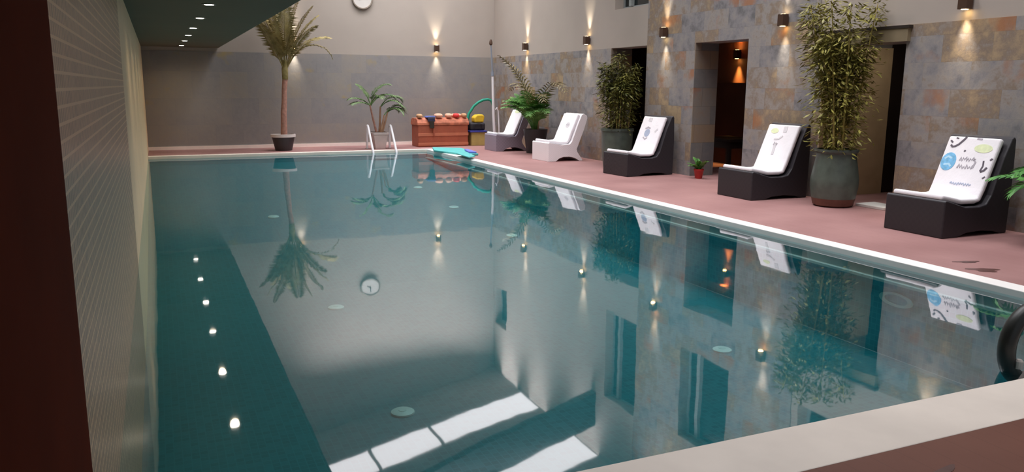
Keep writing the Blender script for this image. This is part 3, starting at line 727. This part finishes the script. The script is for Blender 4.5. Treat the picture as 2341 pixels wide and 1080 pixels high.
blob('folded_towel', 'tan folded towel at the right end of the chest lid', 'towel', (6.93, 18.77, LZ+.002), .06, .11, .055, 'tan_cloth')
t = thing('swim_belt', 'blue and black swim belt hanging over the front of the chest', 'swim gear', (6.04, 18.66, LZ), 0, G)
MB().prism([(-.05, .002), (-.05, .05), (.16, .05), (.16, .002)], 'x', -.11, .11).build('float_pad', M['blue_cloth'], t, bevel=.02)
MB().prism([(-.045, .045), (-.07, .0), (-.075, -.08), (-.048, -.08), (-.04, 0)], 'x', -.09, .09).build('dark_pad', M['navy'], t, bevel=.006)
MB().prism([(-.045, -.06), (-.075, -.06), (-.07, -.24), (-.048, -.24)], 'x', -.045, .07).build('pouch', M['olive_bag'], t, bevel=.008)
MB().box(.045, .085, -.062, -.05, -.42, -.2).build('strap', M['chest'], t)

t = thing('gear_crate', 'dull yellow crate standing right of the orange chest', 'crate', (7.28, 18.85, DECK))
MB().box(-.19, .19, -.2, .2, 0, .30).build('crate_body', M['dull_yellow'], t, bevel=.01)
MB().box(-.2, .2, -.21, .21, .30, .33).build('crate_lid', M['dull_yellow'], t, bevel=.006)
tag(MB().box(7.05, 7.49, 18.62, 19.05, DECK+.332, DECK+.375).build('foam_board', M['blue_foam'], bevel=.012), 'blue foam board lying between yellow crate and black bag', 'swim board')
t = thing('sports_bag', 'black bag on the blue board beside the orange chest', 'bag', (7.27, 18.84, DECK+.377))
MB().box(-.2, .2, -.18, .18, 0, .19).build('bag_body', M['black_foam'], t, bevel=.05, seg=4)
MB().tube([(-.1, -.185, .05), (-.09, -.2, .15), (0, -.205, .18), (.09, -.2, .15), (.1, -.185, .05)], .01, 8).build('handle', M['black_foam'], t, smooth=True)
tag(MB().prism([(-.12, 0), (.12, 0), (.15, .15), (.1, .2), (-.06, .19), (-.13, .12)], 'y', -.12, .12).build('yellow_float', M['yellow'], bevel=.03, seg=3, loc=(7.32, 18.83, DECK+.568)), 'yellow foam float on top of the black bag', 'swim float')
pts = [(7.13, 19.13, DECK+.02), (7.14, 19.13, .5), (7.2, 19.13, .82), (7.34, 19.12, 1.02), (7.46, 19.11, 1.11), (7.58, 19.1, 1.165), (7.70, 19.08, 1.18), (7.79, 19.06, 1.15), (7.84, 19.05, 1.0), (7.85, 19.05, .6), (7.88, 19.05, DECK+.02)]
tag(MB().tube(pts, .034, 12).build('pool_noodle', M['teal_foam'], smooth=True), 'teal green foam noodle bent in an arch behind the gear', 'pool noodle')

# turquoise mat on the coping corner
t = thing('foam_mat', 'turquoise foam mat lying over the far right corner of the pool coping', 'swim mat', (0, 0, 0))
MB().prism([(5.62, 17.15), (5.86, 18.0), (6.42, 17.55), (6.22, 15.95), (5.98, 15.9), (5.72, 16.7)], 'z', DECK+.004, DECK+.045).build('mat_sheet', M['teal_mat'], t, bevel=.01)
MB().prism([(6.03, 16.05), (6.2, 16.75), (6.28, 16.75), (6.18, 15.95)], 'z', DECK+.046, DECK+.085).build('purple_end', M['purple'], t, bevel=.01)
MB().prism([(5.62, 14.95), (5.70, 15.9), (6.02, 16.1), (5.84, 15.15)], 'z', DECK+.046, DECK+.07).build('folded_end', M['teal_mat'], t, bevel=.008)

# cleaning poles in the corner
t = thing('pool_pole', 'tall pale pool cleaning pole standing in the far right corner', 'pool pole', (7.80, 18.9, DECK))
MB().tube([(0.02, 0, 0), (-.02, 0, .75), (-.045, 0, 1.72)], [.036, .036, .032], 12).build('lower_tube', M['white_metal'], t, smooth=True)
MB().tube([(-.045, 0, 1.7), (-.095, 0, 2.5)], [.02, .018], 10).build('upper_tube', M['grey_metal'], t, smooth=True)
MB().tube([(-.047, 0, 1.71), (-.049, 0, 1.82)], .04, 12).build('clamp', M['grey_metal'], t)
MB().lathe([(.02, 0), (.045, .03), (.04, .08), (.02, .14)], (-.095, 0, 2.46), 14).build('end_fitting', M['sconce'], t, smooth=True)
t = thing('short_pole', 'short white tube leaning beside the tall corner pole', 'pool pole', (7.92, 18.85, DECK))
MB().tube([(.0, 0, 0), (-.01, 0, .5), (-.035, 0, .85), (-.07, 0, .93), (-.10, 0, .88)], .016, 10).build('tube', M['white_metal'], t, smooth=True)
MB().tube([(.0, 0, .02), (-.005, 0, .25)], .022, 10).build('grip', M['black_foam'], t, smooth=True)

# corridor furniture
t = thing('corridor_table', 'dark low table standing inside the lit doorway', 'table', (9.45, 11.75, DECK))
MB().box(-.35, .35, -.45, .45, .52, .57).build('tabletop', M['dark_wood'], t, bevel=.006)
for sx in (-.3, .3):
    for sy in (-.4, .4):
        MB().box(sx-.025, sx+.025, sy-.025, sy+.025, 0, .52).build('leg', M['dark_wood'], t)
MB().box(-.3, .3, -.4, .4, .40, .52).build('apron', M['dark_wood'], t)

# fittings in the pool
lab = ['pale round fitting in the pool floor nearest the near coping, right of the soffit reflection', 'pale round pool floor fitting below the mirrored clock', 'small pale pool floor fitting left, halfway to the far edge',
       'small pale pool floor fitting below the ladder', 'pale pool floor fitting right of centre in the far half', 'pale pool floor fitting under the mirrored corner of the room', 'pale round pool floor fitting in the near right part of the water']
def fitting(loc, label, r=.085):
    t = thing('pool_fitting', label, 'pool fitting', loc, 0, 'round fittings on the pool floor')
    if loc[1] > 9: t.rotation_euler[0] = math.atan(.65/8.95)
    MB().lathe([(r, 0), (r*.98, .012), (r*.8, .02)], n=24).build('cover', M['inlet'], t, smooth=True)
    MB().lathe([(r*.35, .0205), (r*.33, .024)], n=16).build('centre_screw', M['inlet'], t)
fit = [(1.46, 5.24), (1.58, 8.17), (1.55, 12.77), (4.43, 14.52), (4.51, 12.72), (4.69, 10.67), (4.46, 5.48)]
for (x, y), l in zip(fit, lab): fitting((x, y, floor_z(y)+.002), l)
# ring shaped wall inlet
t = thing('wall_inlet', 'pale oval ring inlet in the right pool wall below the nearest lounger', 'pool fitting', (5.704, 4.76, -.28), PI)
m = MB(); N = 28
for i in range(N):
    a0, a1 = 2*PI*i/N, 2*PI*(i+1)/N
    P = lambda a, r, x: (x, r*math.cos(a)*1.6, r*math.sin(a)*.55)
    m.add([P(a0, .11, 0), P(a1, .11, 0), P(a1, .11, .01), P(a0, .11, .01), P(a0, .075, 0), P(a1, .075, 0), P(a1, .075, .01), P(a0, .075, .01)], [(3, 2, 6, 7), (0, 3, 2, 1), (4, 5, 6, 7)])
m.build('ring', M['inlet'], t)

# dark swim ring at the near right corner of the water
t = thing('swim_ring', 'dark rubber ring with a white valve at the right edge above the near coping', 'swim ring', (4.27, 2.68, .14), 0)
m = MB(); N, K, R0, r0 = 36, 12, .2, .045; vs = []
for i in range(N):
    a = 2*PI*i/N
    for k in range(K):
        p = 2*PI*k/K; rr = R0+r0*math.cos(p)
        vs.append((rr*math.cos(a), r0*math.sin(p), rr*math.sin(a)))
m.add(vs, [(i*K+k, ((i+1) % N)*K+k, ((i+1) % N)*K+(k+1) % K, i*K+(k+1) % K) for i in range(N) for k in range(K)])
m.build('tube_ring', M['black_rubber'], t, smooth=True)
MB().lathe([(.02, 0), (.02, .04), (.012, .05)], (-.16, -.05, -.1), 12).build('valve', M['clock_face'], t)

# damp patches on the deck
def stain(pts, label):
    N = 26; m = MB(); cx, cy, rx, ry, rot = pts; vs = []
    for i in range(N):
        a = 2*PI*i/N; k = 1+.25*math.sin(3*a+cx)+.15*math.sin(5*a)
        x, y = rx*k*math.cos(a), ry*k*math.sin(a)
        vs.append((cx+x*math.cos(rot)-y*math.sin(rot), cy+x*math.sin(rot)+y*math.cos(rot)))
    o = m.prism(vs, 'z', DECK+.0005, DECK+.002).build('wet_patch', M['wet'])
    tag(o, label, 'wet patch')
stain((6.10, 4.28, .11, .07, -.5), 'dark wet patch on pink deck right beside the white coping')
stain((6.25, 4.55, .10, .04, -.3), 'faint wet patch on pink deck behind the dark one by the coping')
stain((2.55, 1.93, .20, .03, .2), 'dark wet streak on the near brown deck at the lower right')

# added area lights under the roof, brightening floor and deck more than walls
for y0, pw in ((18.0, 165), (16.2, 115), (13.7, 108), (10.8, 118), (7.9, 136), (5.0, 118), (2.1, 36)):
    l = bpy.data.lights.new('floor_fill', 'AREA'); l.shape = 'RECTANGLE'; l.size = 5.2; l.size_y = 1.05; l.energy = pw; l.color = (.97, .97, 1); l.spread = math.radians(115)
    o = bpy.data.objects.new('floor_fill', l); C.objects.link(o); o.location = (5.6, y0+.55, roof_z(5.6)-.55)
# ------------------------------------------------------------------ world, camera
w = bpy.data.worlds.new('world'); bpy.context.scene.world = w; w.use_nodes = True
bg = w.node_tree.nodes['Background']; bg.inputs['Color'].default_value = (.85, .9, 1, 1); bg.inputs['Strength'].default_value = .35

cam = bpy.data.cameras.new('camera'); co = bpy.data.objects.new('camera', cam); C.objects.link(co)
yaw, pitch, roll = [math.radians(a) for a in (23.7404, 10.5828, .3579)]
fw = Vector((math.sin(yaw)*math.cos(pitch), math.cos(yaw)*math.cos(pitch), -math.sin(pitch)))
r = Vector((math.cos(yaw), -math.sin(yaw), 0)); u = r.cross(fw); c, s = math.cos(roll), math.sin(roll)
r, u = c*r+s*u, -s*r+c*u
mt = Matrix((r, u, -fw)).transposed().to_4x4(); mt.translation = (0, 0, 1.5)
co.matrix_world = mt
cam.sensor_width = 36; cam.lens = 1828.0/2341*36; cam.clip_start = .02
sc = bpy.context.scene; sc.camera = co
sc.view_settings.view_transform = 'Standard'; sc.view_settings.look = 'None'; sc.view_settings.gamma = 1; sc.view_settings.use_curve_mapping = False
sc.view_settings.exposure = 0.0
sc.cycles.max_bounces = 7; sc.cycles.diffuse_bounces = 4; sc.cycles.transparent_max_bounces = 8
sc.cycles.caustics_reflective = False; sc.cycles.caustics_refractive = False
sc.cycles.sample_clamp_indirect = 6
